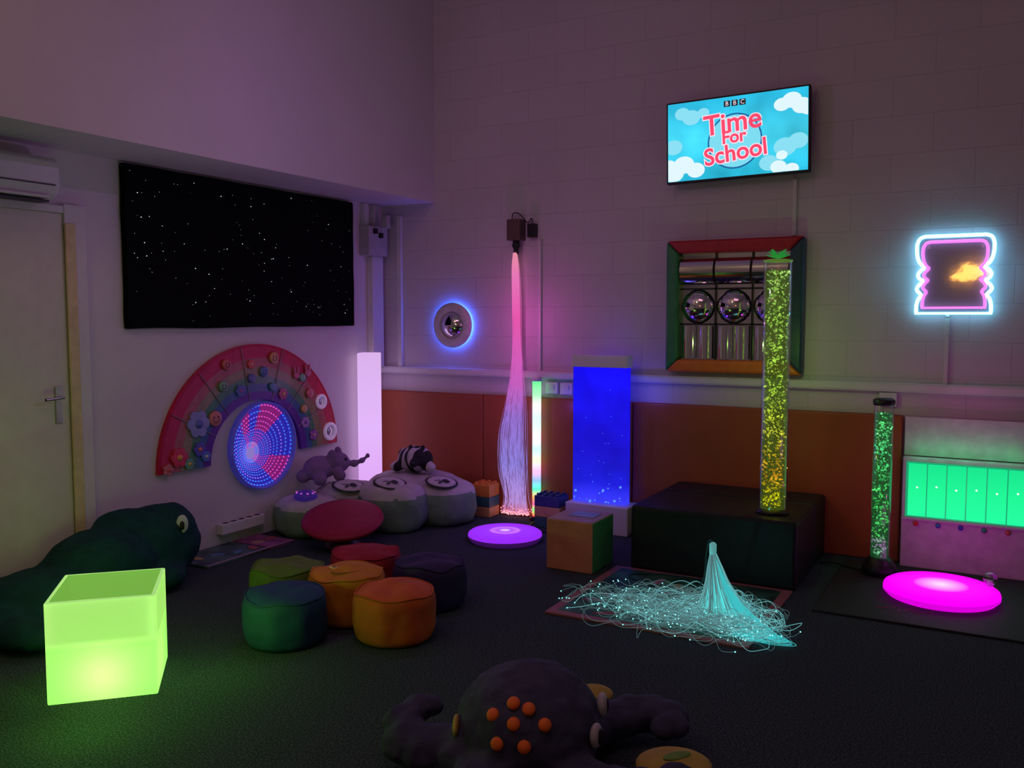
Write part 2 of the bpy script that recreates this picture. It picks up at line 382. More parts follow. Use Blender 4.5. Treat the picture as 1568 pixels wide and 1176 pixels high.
for k in range(3):
    curve('tunnel_ring_%d'%(k+1),ringp[k::3],(.0024,.0018,.0012)[k],small(E('ring_glow',(.10,.06,.75),.8)),g,res=0,cyclic=True)
from_bm('led_dots_red',bmr,small(E('led_pink',(1,.08,.42),1.0)),g,smooth=True)
from_bm('led_dots_blue',bmb,small(E('led_blue',(.04,.22,1),1.15)),g,smooth=True)
from_bm('led_dots_violet',bmp,small(E('led_violet',(.30,.18,1),1.15)),g,smooth=True)
# ---------------------------------------------------------------- porthole mirror with LED halo
g=group('porthole_mirror',(.70,0,1.434)); c=(.70,0,1.434)
lathe('halo_strip',[(.135,.002),(.15,.002),(.15,.018),(.135,.018),(.135,.002)],c,E('halo_blue',(.03,.12,1),60),g,'Y',64)
lathe('ring',[(.105,.02),(.172,.02),(.175,.035),(.16,.05),(.12,.06),(.105,.05),(.105,.02)],c,M('ring_white',(.55,.55,.58),.3),g,'Y',64)
lathe('bubble_mirror',[(.106,.03),(.09,.055),(.06,.075),(.03,.085),(0,.088)],c,mirror,g,'Y',48)
# ---------------------------------------------------------------- TV
g=group('wall_television',(2.91,-.09,2.648))
x0,x1,z0,z1=2.45,3.37,2.383,2.913
box('casing',(x0,-.12,z0),(x1,-.075,z1),blackp,g,bevel=.006)
box('bracket',(2.8,-.075,2.55),(3.02,-.002,2.75),blackp,g)
skym=ramp_emit('screen_sky',[(0,(.02,.45,.66)),(.5,(.06,.66,.88)),(1,(.02,.42,.66))],z0,z1,1.0,noise_scale=3,noise_amt=.3)
box('screen',(x0+.012,-.1225,z0+.014),(x1-.012,-.1195,z1-.012),skym,g)
cl=E('screen_cloud',(.75,.93,1),1.0); cl2=E('screen_cloud_soft',(.25,.74,.90),1.0)
def clouds(name,L,m,yy,xa,xb,za,zb):
    bm=bmesh.new()
    for qi,(cx_,cz2,r) in enumerate(L):
        pts=[]; yq=yy-qi*.00003
        for k in range(40):
            a=2*pi*k/40; px=min(max(cx_+r*math.cos(a),xa),xb); pz=min(max(cz2+r*.8*math.sin(a),za),zb); pts.append((px,pz))
        cv=bm.verts.new((sum(p[0] for p in pts)/40,yq,sum(p[1] for p in pts)/40)); vs=[bm.verts.new((p[0],yq,p[1])) for p in pts]
        for k in range(40): bm.faces.new((cv,vs[k],vs[(k+1)%40]))
    return from_bm(name,bm,m,g)
lim=(x0+.013,x1-.013,z0+.015,z1-.013)
clouds('soft_clouds',[(2.56,2.83,.05),(2.62,2.80,.06),(2.70,2.82,.04),(3.22,2.55,.07),(3.3,2.58,.06),(2.5,2.62,.06),(3.12,2.46,.06)],cl2,-.1229,*lim)
clouds('clouds',[(2.50,2.45,.07),(2.57,2.50,.07),(2.65,2.46,.06),(2.47,2.5,.05),(3.20,2.81,.05),(3.26,2.83,.06),(3.32,2.79,.06),(3.36,2.77,.05),(3.18,2.43,.05),(3.26,2.41,.045),(3.2,2.5,.035)],cl,-.1234,*lim)
lc=(2.905,0,2.62)
lathe('logo_ring',[(.165,.1243),(.175,.1243)],lc,E('logo_blue',(.0,.12,.35),1),g,'Y',64)
lathe('logo_disc',[(0,.1241),(.165,.1241)],lc,E('logo_disc_pale',(.20,.72,.88),1),g,'Y',64)
pk=E('logo_pink',(1,.06,.15),1.0); wh=E('logo_white',(1,.78,.86),1.0)
for s,x,z,sz,ro in (('Time',2.89,2.735,.18,-.06),('For',2.90,2.645,.11,-.05),('School',2.91,2.545,.15,-.1)):
    text('logo_outline',s,(x,-.1260,z),sz,wh,g,off=.009,ext=.0003,rot=ro); text('logo_text',s,(x,-.1275,z),sz,pk,g,off=.003,ext=.0003,rot=ro)
for k in range(3):
    x=2.855+.05*k; box('channel_block',(x-.02,-.1248,2.840),(x+.02,-.124,2.877),E('channel_dark',(.02,.03,.05),.3),g); text('channel_letter','BBC'[k],(x,-.1254,2.858),.038,wh,g,ext=.0003)
g.rotation_euler=(0,math.radians(-1.0),0)
# ---------------------------------------------------------------- convex mirror panel
g=group('sensory_mirror_panel',(2.9,0,1.57))
X0,X1,Z0,Z1=2.45,3.345,1.13,2.005; bw=.085
fr=[('frame_top',[(X0,Z1),(X1,Z1),(X1-bw,Z1-bw),(X0+bw,Z1-bw)],(.42,.015,.03)),('frame_right',[(X1,Z1),(X1,Z0),(X1-bw,Z0+bw),(X1-bw,Z1-bw)],(.02,.06,.08)),
('frame_bottom',[(X0,Z0),(X0+bw,Z0+bw),(X1-bw,Z0+bw),(X1,Z0)],(.62,.16,.02)),('frame_left',[(X0,Z0),(X0,Z1),(X0+bw,Z1-bw),(X0+bw,Z0+bw)],(.03,.2,.08))]
for n,P,c in fr:
    bm=bmesh.new(); A=[bm.verts.new((x,-.002,z)) for x,z in P]; Bq=[bm.verts.new((x,-.10,z)) for x,z in P]
    bm.faces.new(A); bm.faces.new(Bq[::-1])
    for i in range(4): j=(i+1)%4; bm.faces.new((A[i],Bq[i],Bq[j],A[j]))
    from_bm(n,bm,M(n+'_vinyl',c,.4),g,bevel=.02,bseg=4)
box('backing_mirror',(X0+bw,-.03,Z0+bw),(X1-bw,-.002,Z1-bw),mirror,g)
cw=(X1-X0-2*bw)/3; chh=(Z1-Z0-2*bw)/3
def halfcyl(name,xa,xb,za,zb,horiz,depth):
    bm=bmesh.new(); n=20; rows=[]
    for i in range(n+1):
        t=pi*i/n; d=-.03-depth*math.sin(t); s=-math.cos(t)
        if horiz: z=(za+zb)/2+s*(zb-za)/2; rows.append([bm.verts.new((xa,d,z)),bm.verts.new((xb,d,z))])
        else: x=(xa+xb)/2+s*(xb-xa)/2; rows.append([bm.verts.new((x,d,za)),bm.verts.new((x,d,zb))])
    for A,Bq in zip(rows,rows[1:]): bm.faces.new((A[0],A[1],Bq[1],Bq[0]))
    bm.faces.new([r[0] for r in rows]); bm.faces.new([r[1] for r in rows][::-1])
    from_bm(name,bm,mirror,g)
for i in range(3):
    xa=X0+bw+cw*i+.008; xb=xa+cw-.016
    za=Z0+bw+2*chh+.008; halfcyl('barrel_mirror',xa,xb,za+.02,za+chh-.04,True,.07)
    for k in range(2): halfcyl('barrel_mirror_small',xa+k*(xb-xa)/2+.004,xa+(k+1)*(xb-xa)/2-.004,Z0+bw+.008,Z0+bw+chh-.01,False,.045)
    cc=((xa+xb)/2,0,Z0+bw+1.5*chh); lathe('dome_mirror',[(.115,.03),(.112,.035),(.103,.055),(.08,.08),(.05,.095),(.02,.102),(0,.103)],cc,mirror,g,'Y',48)
for k in (1,2):
    box('divider_v',(X0+bw+cw*k-.006,-.045,Z0+bw),(X0+bw+cw*k+.006,-.03,Z1-bw),blackp,g); box('divider_h',(X0+bw,-.045,Z0+bw+chh*k-.006),(X1-bw,-.03,Z0+bw+chh*k+.006),blackp,g)
# ---------------------------------------------------------------- neon framed wavy mirror
g=group('neon_wavy_mirror',(4.19,0,1.75))
tx0,tx1,tz0,tz1=3.985,4.39,1.52,1.972
def toast(ins,y):
    w=(tx1-tx0)/2-ins; P=[]; cx_=(tx0+tx1)/2
    side=[(.97,0),(.97,.10),(.93,.18),(.86,.24),(.95,.29),(.97,.33),(.90,.38),(.82,.42),(.92,.46),(.95,.51),(.88,.56),(.80,.60),(.90,.65),(.97,.72),(1.0,.82),(.99,.91),(.92,.975),(.78,1.0)]
    hz=(tz1-tz0)-2*ins
    R=[(cx_+w*a,y,tz0+ins+hz*b) for a,b in side]; Lf=[(cx_-w*a,y,tz0+ins+hz*b) for a,b in side[::-1]]
    return smoothpath(R,5)+smoothpath(Lf,5)
out1=toast(0,-.04); in1=toast(.033,-.045)
bm=bmesh.new(); bm.faces.new([bm.verts.new((p[0],-.012,p[2])) for p in toast(.01,0)]); r_=bmesh.ops.extrude_face_region(bm,geom=bm.faces[:]); 
for v in r_['geom']:
    if isinstance(v,bmesh.types.BMVert): v.co.y-=.012
from_bm('mirror_plate',bm,M('hazy_mirror',(.42,.44,.56),.03,metal=.6,bump=.012,bscale=9,var=.02,spec=.8),g)
curve('neon_outer',[out1],.010,E('neon_cyan',(.16,.75,1),6),g,res=4,cyclic=True)
curve('neon_inner',[in1],.008,E('neon_magenta',(1,.10,.75),2.6),g,res=4,cyclic=True)
light('neon_spill_left','POINT',(3.9,-.16,1.75),.16,(.15,.75,1),0,parent=g); light('neon_spill_right','POINT',(4.5,-.16,1.75),.16,(.2,.6,1),0,parent=g)  # unseen point lights added to strengthen the neon's glow on the wall
for x in (4.05,4.33): box('standoff',(x-.006,-.04,1.9),(x+.006,-.001,1.912),plast,g)
box('hook',(4.15,-.02,1.5),(4.17,-.001,1.525),plast,g)
g=group('wall_lamp',(4.05,-7.95,2.15)); wl=E('wall_lamp_glow',(1,.42,.06),7)  # unseen lamp behind the camera, added for its reflection in the neon mirror
fuse('shade',[((3.93,-7.93,2.06),(.17,.05,.07)),((4.12,-7.93,2.12),(.15,.05,.07)),((4.28,-7.93,2.2),(.12,.05,.045)),((4.0,-7.93,2.18),(.10,.05,.04))],wl,g,voxel=.02)
# ---------------------------------------------------------------- light column
g=group('light_column',(.12,-.33,0)); colm=ramp_emit('column_glow',[(0,(.75,.35,.9)),(.5,(.78,.48,.98)),(1,(.70,.44,.82))],0,1.25,1.0)
Rz=Matrix.Translation((.125,-.34,0))@Matrix.Rotation(math.radians(25),4,'Z')
box('diffuser',(-.078,-.078,.03),(.078,.078,1.22),colm,g,bevel=.008,mtx=Rz)
box('base',(-.08,-.08,0),(.08,.08,.03),plast,g,mtx=Rz)
# ---------------------------------------------------------------- hanging fibre optic shower
g=group('fibre_optic_curtain',(1.27,-.05,2.1))
bx=M('brown_driver_box',(.12,.07,.06),.5)
box('light_source',(1.22,-.10,2.06),(1.33,-.002,2.215),bx,g,bevel=.006)
box('power_adapter',(1.37,-.06,2.08),(1.43,-.002,2.18),blackp,g,bevel=.004)
curve('power_cable',[smoothpath([(1.24,-.05,2.215),(1.25,-.05,2.26),(1.30,-.05,2.255),(1.36,-.03,2.19),(1.39,-.03,2.22),(1.40,-.03,2.18)])],.004,blackp,g)
lathe('ferrule',[(0,0),(.022,0),(.03,-.04),(.02,-.06),(.02,-.1),(0,-.1)],(1.285,-.07,2.06),blackp,g)
paths=[]
for i in range(120):
    a=random.random()*2*pi; s=math.sqrt(random.random())*random.choice((1,1,1,1.15))
    w=[(.014,1.97),(.028,1.85),(.032,1.6),(.032,1.3),(.050,1.1),(.085,.85),(.115,.6),(.115,.35),(.09,.15),(.12,.03)]
    cxs=[1.285,1.29,1.30,1.305,1.305,1.295,1.275,1.28,1.30,1.30]
    sw=random.uniform(-1,1)*.045; f1=random.uniform(2,5)
    P=[(min(c_+r*s*math.cos(a)+sw*(1.97-z)*.4*math.sin(z*f1+i),1.43),-.085+min(r,.06)*.8*s*math.sin(a),z) for (r,z),c_ in zip(w,cxs)]
    paths.append(smoothpath(P,4))
fm=ramp_emit('fibre_pink_violet',[(0,(1,.25,.35)),(.06,(.6,.35,.9)),(.2,(.35,.28,.95)),(.38,(.38,.2,.8)),(.5,(.7,.14,.65)),(.75,(1,.12,.52)),(.9,(1,.22,.6)),(1,(1,.35,.4))],0,2,.8)
curve('fibres',paths,.0014,fm,g,res=0)
bm=bmesh.new()
for p in paths:
    bmesh.ops.create_icosphere(bm,subdivisions=1,radius=.0045,matrix=Matrix.Translation(p[-1]))
for i in range(90): bmesh.ops.create_icosphere(bm,subdivisions=1,radius=.0045,matrix=Matrix.Translation((1.17+.25*random.random(),-.12+.1*random.random(),.02+.05*random.random()**2)))
from_bm('fibre_tips',bm,small(E('fibre_tip_glow',(1,.3,.35),2.0)),g,smooth=True)
light('fibre_spill_violet','POINT',(1.28,-.34,.75),1.3,(.5,.15,1),0,parent=g)  # added point light, boosts the fibres' violet glow on the wall
light('fibre_spill_pink','POINT',(1.36,-.34,1.45),1.9,(1,.10,.75),0,parent=g)  # added point light, boosts the pink glow higher up
# ---------------------------------------------------------------- LED light bar
g=group('led_light_bar',(1.475,-.1,0))
ledm=ramp_emit('led_bar_rainbow',[(0,(1,.03,.06)),(.05,(.2,.9,.2)),(.09,(1,.1,.35)),(.14,(1,.35,.1)),(.2,(.1,1,.5)),(.27,(.25,.45,1)),(.34,(.9,.45,.9)),(.42,(.8,.85,.55)),(.5,(.5,.9,.95)),(.58,(.9,.7,.9)),(.66,(.65,.95,.75)),(.74,(.6,.75,1)),(.82,(.85,.9,.8)),(.9,(.35,1,.45)),(1,(.12,.95,.25))],.03,1.03,1.35)
lathe('tube',[(0,.03),(.032,.03),(.032,1.03),(0,1.03)],(1.475,-.1,0),ledm,g,seg=24)
lathe('tube_cap',[(0,1.03),(.036,1.03),(.036,1.06),(0,1.065)],(1.475,-.1,0),plast,g,seg=24); lathe('tube_foot',[(0,0),(.05,0),(.05,.02),(.034,.03),(0,.03)],(1.475,-.1,0),blackp,g,seg=24)
# ---------------------------------------------------------------- blue bubble wall
g=group('bubble_wall_panel',(2.02,-.16,0))
bluem=ramp_emit('blue_water',[(0,(.04,.04,.85)),(.15,(.012,.012,.6)),(.4,(.01,.006,.5)),(.75,(.010,.006,.72)),(1,(.008,.004,.85))],.2,1.15,1.2,noise_scale=5,noise_amt=.12)
box('water_tank',(1.815,-.2,.20),(2.215,-.12,1.15),bluem,g,bevel=.004)
box('top_cap',(1.805,-.215,1.15),(2.225,-.105,1.235),plast,g,bevel=.006)
box('base_cabinet',(1.79,-.27,0),(2.26,-.06,.20),plast,g,bevel=.008)
bm=bmesh.new()
for i in range(34):
    zz=.21+.85*random.random()**3; bmesh.ops.create_icosphere(bm,subdivisions=2,radius=random.choice((.003,.005,.009)) if zz<.35 else .0022,matrix=Matrix.Translation((1.83+.37*random.random(),-.203,zz)))
from_bm('bubbles',bm,small(E('bubble_cyan',(.1,.3,1),1.1)),g,smooth=True)
light('tank_spill_left','POINT',(1.72,-.14,.85),.35,(.08,.05,1),0,parent=g); light('tank_spill_right','POINT',(2.34,-.18,.95),.6,(.08,.05,1),0,parent=g); light('tank_spill_front','POINT',(2.0,-.42,.5),.7,(.08,.05,1),0,parent=g); light('tank_spill_top','POINT',(2.05,-.25,1.38),.25,(.1,.05,1),0,parent=g)  # added point lights around the tank, spread extra blue on the surroundings
# ---------------------------------------------------------------- podium + tall bubble tube
podm=M('black_vinyl',(.014,.017,.018),.42,var=.1,bump=.15,bscale=9,spec=.2)
g=group('padded_podium',(3.03,-.53,0))
box('front_section',(2.55,-.96,0),(3.51,-.42,.385),podm,g,bevel=.02); box('back_section',(2.55,-.415,0),(3.51,-.06,.385),podm,g,bevel=.02)
def bubble_tube(name,x,y,zb,zt,r,stops,n,water):
    g=group(name,(x,y,zb))
    em=small(ramp_emit(name+'_bubble_glow',stops,zb,zt,1.2,noise_scale=22,noise_amt=.8))
    bm=bmesh.new()
    for i in range(n):
        a=random.random()*2*pi; s=r*.86*math.sqrt(random.random()); z=zb+.02+(zt-zb-.07)*random.random()
        k=random.choice((.002,.003,.0045,.006)); mt=Matrix.Translation((x+s*math.cos(a),y+s*math.sin(a),z))@Euler((random.random()*3,random.random()*3,0)).to_matrix().to_4x4()@Matrix.Diagonal((1,1,random.choice((1,1.8,2.6,.5)),1))
        bmesh.ops.create_icosphere(bm,subdivisions=1,radius=k,matrix=mt)
    from_bm('bubbles',bm,em,g,smooth=True)
    lathe('water',[(0,.012),(r*.9,.012),(r*.9,zt-zb-.05),(0,zt-zb-.05)],(x,y,zb),water,g,seg=32)
    lathe('acrylic_tube',[(r,.0),(r,zt-zb)],(x,y,zb),glassy(name+'_acrylic',(.97,.98,.97)),g,seg=48)
    return g
wt=glassy('water_green',(.62,.70,.5),.0,(.22,.36,.04),.24,.5)
g=bubble_tube('bubble_tube',3.337,-.766,.40,1.81,.077,[(0,(1,.75,.0)),(.06,(.9,.8,.0)),(.14,(1,.35,.02)),(.22,(1,.55,.02)),(.32,(.8,.75,.05)),(.5,(.5,.8,.08)),(.8,(.46,.76,.14)),(1,(.5,.8,.25))],1150,wt)
lathe('base_ring',[(0,0),(.09,0),(.09,.012),(.08,.018),(0,.018)],(3.337,-.766,.386),blackp,g)
lathe('lid',[(0,0),(.078,0),(.08,.01),(.06,.014),(0,.014)],(3.337,-.766,1.805),M('clear_lid',(.2,.35,.1),.3,em=(.4,.8,.1),es=.15),g)
light('tube_spill_high','POINT',(3.337,-.58,1.30),1.6,(.45,1,.15),0,parent=g); light('tube_spill_low','POINT',(3.30,-.64,.62),.45,(1,.6,.05),0,parent=g)  # added point lights beside the tube, boost its coloured spill
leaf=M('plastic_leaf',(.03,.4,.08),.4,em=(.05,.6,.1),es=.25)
for k in range(12):
    a=2*pi*k/12+.2*(k%2); el=.3+.5*(k%3)/2
    d=Vector((math.cos(a)*math.cos(el),math.sin(a)*math.cos(el),math.sin(el))); c=Vector((3.337,-.766,1.825))+d*.035
    ell('plant_leaf',c,(.036,.012,.005),leaf,g,rot=d.to_track_quat('X','Z').to_euler(),u=10,v=6)
wt2=glassy('water_emerald',(.5,.7,.55),.0,(.05,.40,.12),.24,.45)
g=bubble_tube('bubble_tube',3.87,-.40,.10,1.0,.054,[(0,(.1,1,.3)),(.1,(.8,.2,.9)),(.16,(.15,.9,.2)),(.4,(.1,.8,.15)),(.7,(.12,.8,.3)),(.9,(.2,.9,.3)),(1,(.3,.8,.5))],520,wt2)
lathe('cap',[(0,0),(.056,0),(.06,.01),(.06,.03),(.045,.04),(0,.04)],(3.87,-.40,.995),blackp,g)
lathe('base',[(0,0),(.095,0),(.095,.04),(.07,.085),(.06,.1),(0,.1)],(3.87,-.40,.013),blackp,g)
# ---------------------------------------------------------------- light box unit on the right
g=group('light_box_unit',(4.3,-.1,0)); ux0,ux1=3.975,4.62
unitm=M('unit_cream',(.6,.5,.56),.45)
box('cabinet',(ux0-.02,-.12,0),(ux1,-.06,.665),unitm,g,bevel=.004)
box('cabinet_top_panel',(ux0-.02,-.06,.67),(ux1,-.052,.90),unitm,g)
for x in (4.05,4.17,4.29,4.41,4.53): light('green_uplight','POINT',(x,-.15,.71),.10,(.03,1,.35),0,parent=g)
light('pink_fill','POINT',(4.3,-.35,1.0),.35,(1,.05,.7),0,parent=g)  # added point light without a fixture, tints the unit and wall pink
n=6; w_=(ux1-ux0-.02)/n
gm=ramp_emit('window_green',[(0,(.02,.95,.36)),(.5,(.015,.9,.30)),(1,(.01,.75,.26))],.3,.64,1.05); gd=E('window_rib_green',(.01,.5,.22),.7)
box('window_frame',(ux0,-.128,.31),(ux1-.005,-.12,.64),gd,g)
for k in range(n):
    a=ux0+.01+k*w_; box('window_%d'%(k+1),(a+.003,-.136,.318),(a+w_-.003,-.128,.632),gm,g,bevel=.004)
    lathe('window_led',[(0,0),(.006,0),(.005,.004),(0,.005)],(a+w_/2,-.136,.49+.01*(k%2)),E('led_white_green',(.6,1,.7),1.5),g,'Y',16)
for k,c in enumerate([(.7,.04,.05),(.05,.2,.5),(.05,.05,.5),(.05,.35,.2),(.6,.1,.1)]):
    xx=ux0+.06+k*.12; lathe('button',[(0,0),(.014,0),(.014,.012),(.009,.018),(0,.018)],(xx,-.12,.27),M('button_paint',c,.3),g,'Y',20)
box('shelf_lip',(ux0-.02,-.135,.292),(ux1,-.12,.302),unitm,g)
# ---------------------------------------------------------------- black mat, magenta disc
g=group('black_floor_mat',(4.3,-.7,0)); box('mat',(3.65,-1.24,.0),(5.2,-.15,.012),M('black_rubber',(.015,.014,.018),.7,bump=.2),g,bevel=.004)
for k in range(9): ell('scuff_mark',(3.95+.03*k,-1.05+.02*(k%3),.013),(.02,.004,.001),M('red_print',(.4,.02,.05),.6),g,rot=Euler((0,0,.5*k)),u=8,v=4)
def disc_lamp(name,x,y,z,r,stops,s,body):
    g=group(name,(x,y,z))
    lathe('body',[(0,0),(r*.93,0),(r,.02),(r,.035)],(x,y,z),body,g,seg=72)
    bm=bmesh.new(); lathe_bm(bm,[(r,.035),(r*.985,.05),(r*.94,.058),(r*.6,.064),(0,.066)],(x,y,z),'Z',72)
    from_bm('diffuser',bm,radial_emit(name+'_glow',stops,r,s),g,smooth=True,center=(x,y,z+.05)); return g
g=disc_lamp('floor_light_disc',4.21,-.69,.012,.285,[(0,(.5,.35,.55)),(.25,(.5,.15,.55)),(.48,(.5,.004,.5)),(1,(.45,.0,.45))],2.4,E('magenta_rim',(.8,0,.8),.9))
light('disc_spill','POINT',(4.28,-.60,.40),1.0,(1,.05,.85),0,parent=g)  # added point light above the disc, extends its magenta spill
g=group('glass_bulb_toy',(4.44,-.60,.076)); ell('bulb',(4.44,-.60,.115),(.035,.035,.035),glassy('clear_plastic',(.9,.8,.95),.5),g); lathe('neck',[(0,0),(.015,0),(.015,.03),(0,.03)],(4.44,-.60,.077),plast,g)
g=disc_lamp('floor_light_disc',1.56,-.725,.0,.25,[(0,(.5,.35,.6)),(.12,(.48,.28,.6)),(.18,(.28,.05,.7)),(.38,(.40,.12,.7)),(.44,(.22,.025,.7)),(1,(.20,.015,.6))],1.6,M('disc_body_dark',(.1,.06,.15),.4,em=(.2,.02,.5),es=.15))
light('disc_spill','POINT',(1.56,-.725,.35),.5,(.4,.06,1),0,parent=g)  # added point light above the disc, extends its purple spill
# ---------------------------------------------------------------- printed mat + cyan fibre bundle
g=group('printed_floor_mat',(2.98,-1.42,0))
box('border',(2.47,-1.93,0),(3.5,-.975,.012),M('mat_border_coral',(.30,.11,.11),.6),g,bevel=.003)
pm=M('mat_print_green',(.02,.09,.05),.6,var=.9,scale=6)
box('print',(2.52,-1.88,.012),(3.45,-1.02,.0135),pm,g)
for k in range(16):
    x=2.58+.82*random.random(); y=-1.82+.72*random.random(); c=random.choice([(.3,.04,.04),(.03,.2,.07),(.35,.2,.03),(.06,.16,.25),(.3,.12,.2)])
    ell('printed_leaf',(x,y,.0138),(.07,.025,.001),M('print_ink',c,.6),g,rot=Euler((0,0,random.random()*6)),u=14,v=4)
g=group('fibre_optic_bundle',(3.25,-1.5,0.014))
apex=Vector((3.215,-1.53,.325)); paths=[]; tips=[]
for i in range(225):
    a=random.random()*2*pi; rb=.10+.06*random.random()
    b0=Vector((3.27+rb*math.cos(a)*.9,-1.51+rb*math.sin(a)*.9,.02+.02*random.random()))
    mid=apex.lerp(b0,.5)
    P=[apex+Vector((.012*math.cos(a),.012*math.sin(a),0)),apex.lerp(b0,.2)+Vector((.01*math.cos(a),.01*math.sin(a),-.02)),mid-Vector((0,0,.03)),b0]
    if random.random()<.8:
        u_=random.gauss(0,.9); t=Vector((2.93+.27*u_,-1.67+.15*random.gauss(0,.8)-.06*u_,0))
    else: t=Vector((3.46+.08*random.gauss(0,.7),-1.70+.07*random.gauss(0,.7),0))
    q=b0.copy(); ang=math.atan2(b0.y+1.51,b0.x-3.27)
    step=random.uniform(.06,.10); turn=random.uniform(-1,1)*random.choice((.4,.8,1.1))
    for s in range(random.randint(7,14)):
        want=math.atan2(t.y-q.y,t.x-q.x); dd=(want-ang+pi)%(2*pi)-pi
        ang+=max(-.8,min(.8,dd*.45))+turn*.45
        q=q+Vector((math.cos(ang),math.sin(ang),0))*step
        if q.x<2.44 or q.x>3.66 or q.y<-2.06 or q.y>-1.2: 
            ang=math.atan2(-1.65-q.y,3.0-q.x)
        q.z=.017+.06*random.random()**2
        P.append(q.copy())
        if random.random()<.2: turn=-turn
    paths.append(smoothpath(P,5)); tips.append(paths[-1][-1])
curve('fibres',paths[:170],.0010,small(E('fibre_silver_cyan',(.24,.52,.54),.27)),g,res=0)
curve('fibres_bright',paths[170:],.0013,small(E('fibre_cyan',(.22,.75,.78),.6)),g,res=0)
cone=[]
for i in range(200):
    a=random.random()*2*pi; rb=.05+.09*random.random()**1.4; b0=Vector((3.27+rb*math.cos(a),-1.51+rb*math.sin(a),.018))
    w_in=Vector((math.cos(a),math.sin(a),0))*.010
    cone.append(smoothpath([apex,apex.lerp(b0,.3)-Vector((0,0,.035))-w_in,apex.lerp(b0,.7)-Vector((0,0,.025))-w_in,b0,b0+Vector((math.cos(a+.6),math.sin(a+.6),0))*.06*random.random()],4))
cone2=[]
for i in range(110):
    s=random.gauss(0,1); t=random.random()
    e1=Vector((3.41+.05*s+.10*t,-1.59-.04*s-.09*t,.03)); e2=e1+Vector((.07,-.06,-.01))*(.4+t)
    e3=e2+Vector((-.07*(1+t),-.07*random.random(),0)); e4=e3+Vector((-.14*random.random(),-.03+.09*random.random(),0))
    cone2.append(smoothpath([apex,apex.lerp(e1,.25)+Vector((.0,0,-.07)),apex.lerp(e1,.6)+Vector((0,0,-.08+.014*s)),e1,e2,e3,e4],4)); tips.append(e4)
curve('fibre_cone',cone,.0017,E('fibre_cone_glow',(.10,.86,.85),.95),g,res=0)
curve('fibre_sweep',cone2,.0013,small(E('fibre_sweep_glow',(.06,.72,.75),.7)),g,res=0)
bm=bmesh.new()
for t in tips: bmesh.ops.create_icosphere(bm,subdivisions=1,radius=.0038,matrix=Matrix.Translation(t))
from_bm('fibre_tips',bm,small(E('fibre_tip_cyan',(.3,1,1),1.4)),g,smooth=True)
lathe('ferrule',[(0,-.02),(.016,-.02),(.018,0),(.018,.035),(.008,.045),(0,.045)],apex,M('ferrule_clear',(.3,.5,.5),.2,em=(.2,.8,.8),es=.3),g)
curve('feed_cable',[smoothpath([tuple(apex+Vector((0,0,.04))),(3.19,-1.50,.37),(3.16,-1.45,.30),(3.12,-1.38,.12),(3.0,-1.28,.02),(2.75,-1.25,.02),(2.62,-1.15,.02),(2.75,-1.05,.02),(3.1,-1.03,.02)])],.004,M('cable_dark',(.02,.06,.06),.4),g)
light('fibre_spill','POINT',(3.1,-1.62,.25),.3,(.1,.9,1),0,parent=g)  # added point light over the bundle, casts extra cyan nearby
# ---------------------------------------------------------------- foam cube
g=group('foam_cube',(2.26,-1.04,0))
bm=bmesh.new(); add_box(bm,(2.11,-1.2,.0),(2.41,-.88,.305))
ob=from_bm('foam',bm,[M('foam_peach',(.55,.22,.10),.6),M('foam_green',(.05,.22,.07),.6),M('foam_tan',(.4,.26,.18),.6)],g,bevel=.01)
for p in ob.data.polygons:
    if p.normal.x>.9: p.material_index=1
    elif p.normal.z>.9: p.material_index=2
box('paper_sheet',(2.2,-1.08,.306),(2.36,-.95,.309),M('blue_paper',(.25,.35,.5),.6),g)
# ---------------------------------------------------------------- large toy bricks
def brick(g,x0,y0,z,nx,ny,mat,u=.05,h=.075):
    box('brick',(x0,y0,z),(x0+nx*u,y0+ny*u,z+h),mat,g,bevel=.004)
    bm=bmesh.new()
    for i in range(nx):
        for j in range(ny): lathe_bm(bm,[(.016,0),(.016,.013),(.012,.016),(0,.016)],(x0+(i+.5)*u,y0+(j+.5)*u,z+h),'Z',16)
    from_bm('studs',bm,mat,g)
bo=M('brick_orange',(.7,.25,.04),.35); bt_=M('brick_teal',(.04,.14,.13),.35); by=M('brick_yellow',(.6,.36,.12),.35); bb=M('brick_navy',(.02,.05,.16),.35)
g=group('toy_brick_stack',(1.07,-.15,0))
for k,m_ in enumerate([by,bt_,bo]): brick(g,.99,-.22,.001+.076*k,3,3,m_,h=.09 if k==2 else .075)
g=group('toy_brick_stack',(1.67,-.22,0))
for k,m_ in enumerate([bt_,by,bb]): brick(g,1.56,-.30,.001+.076*k,4,3,m_)
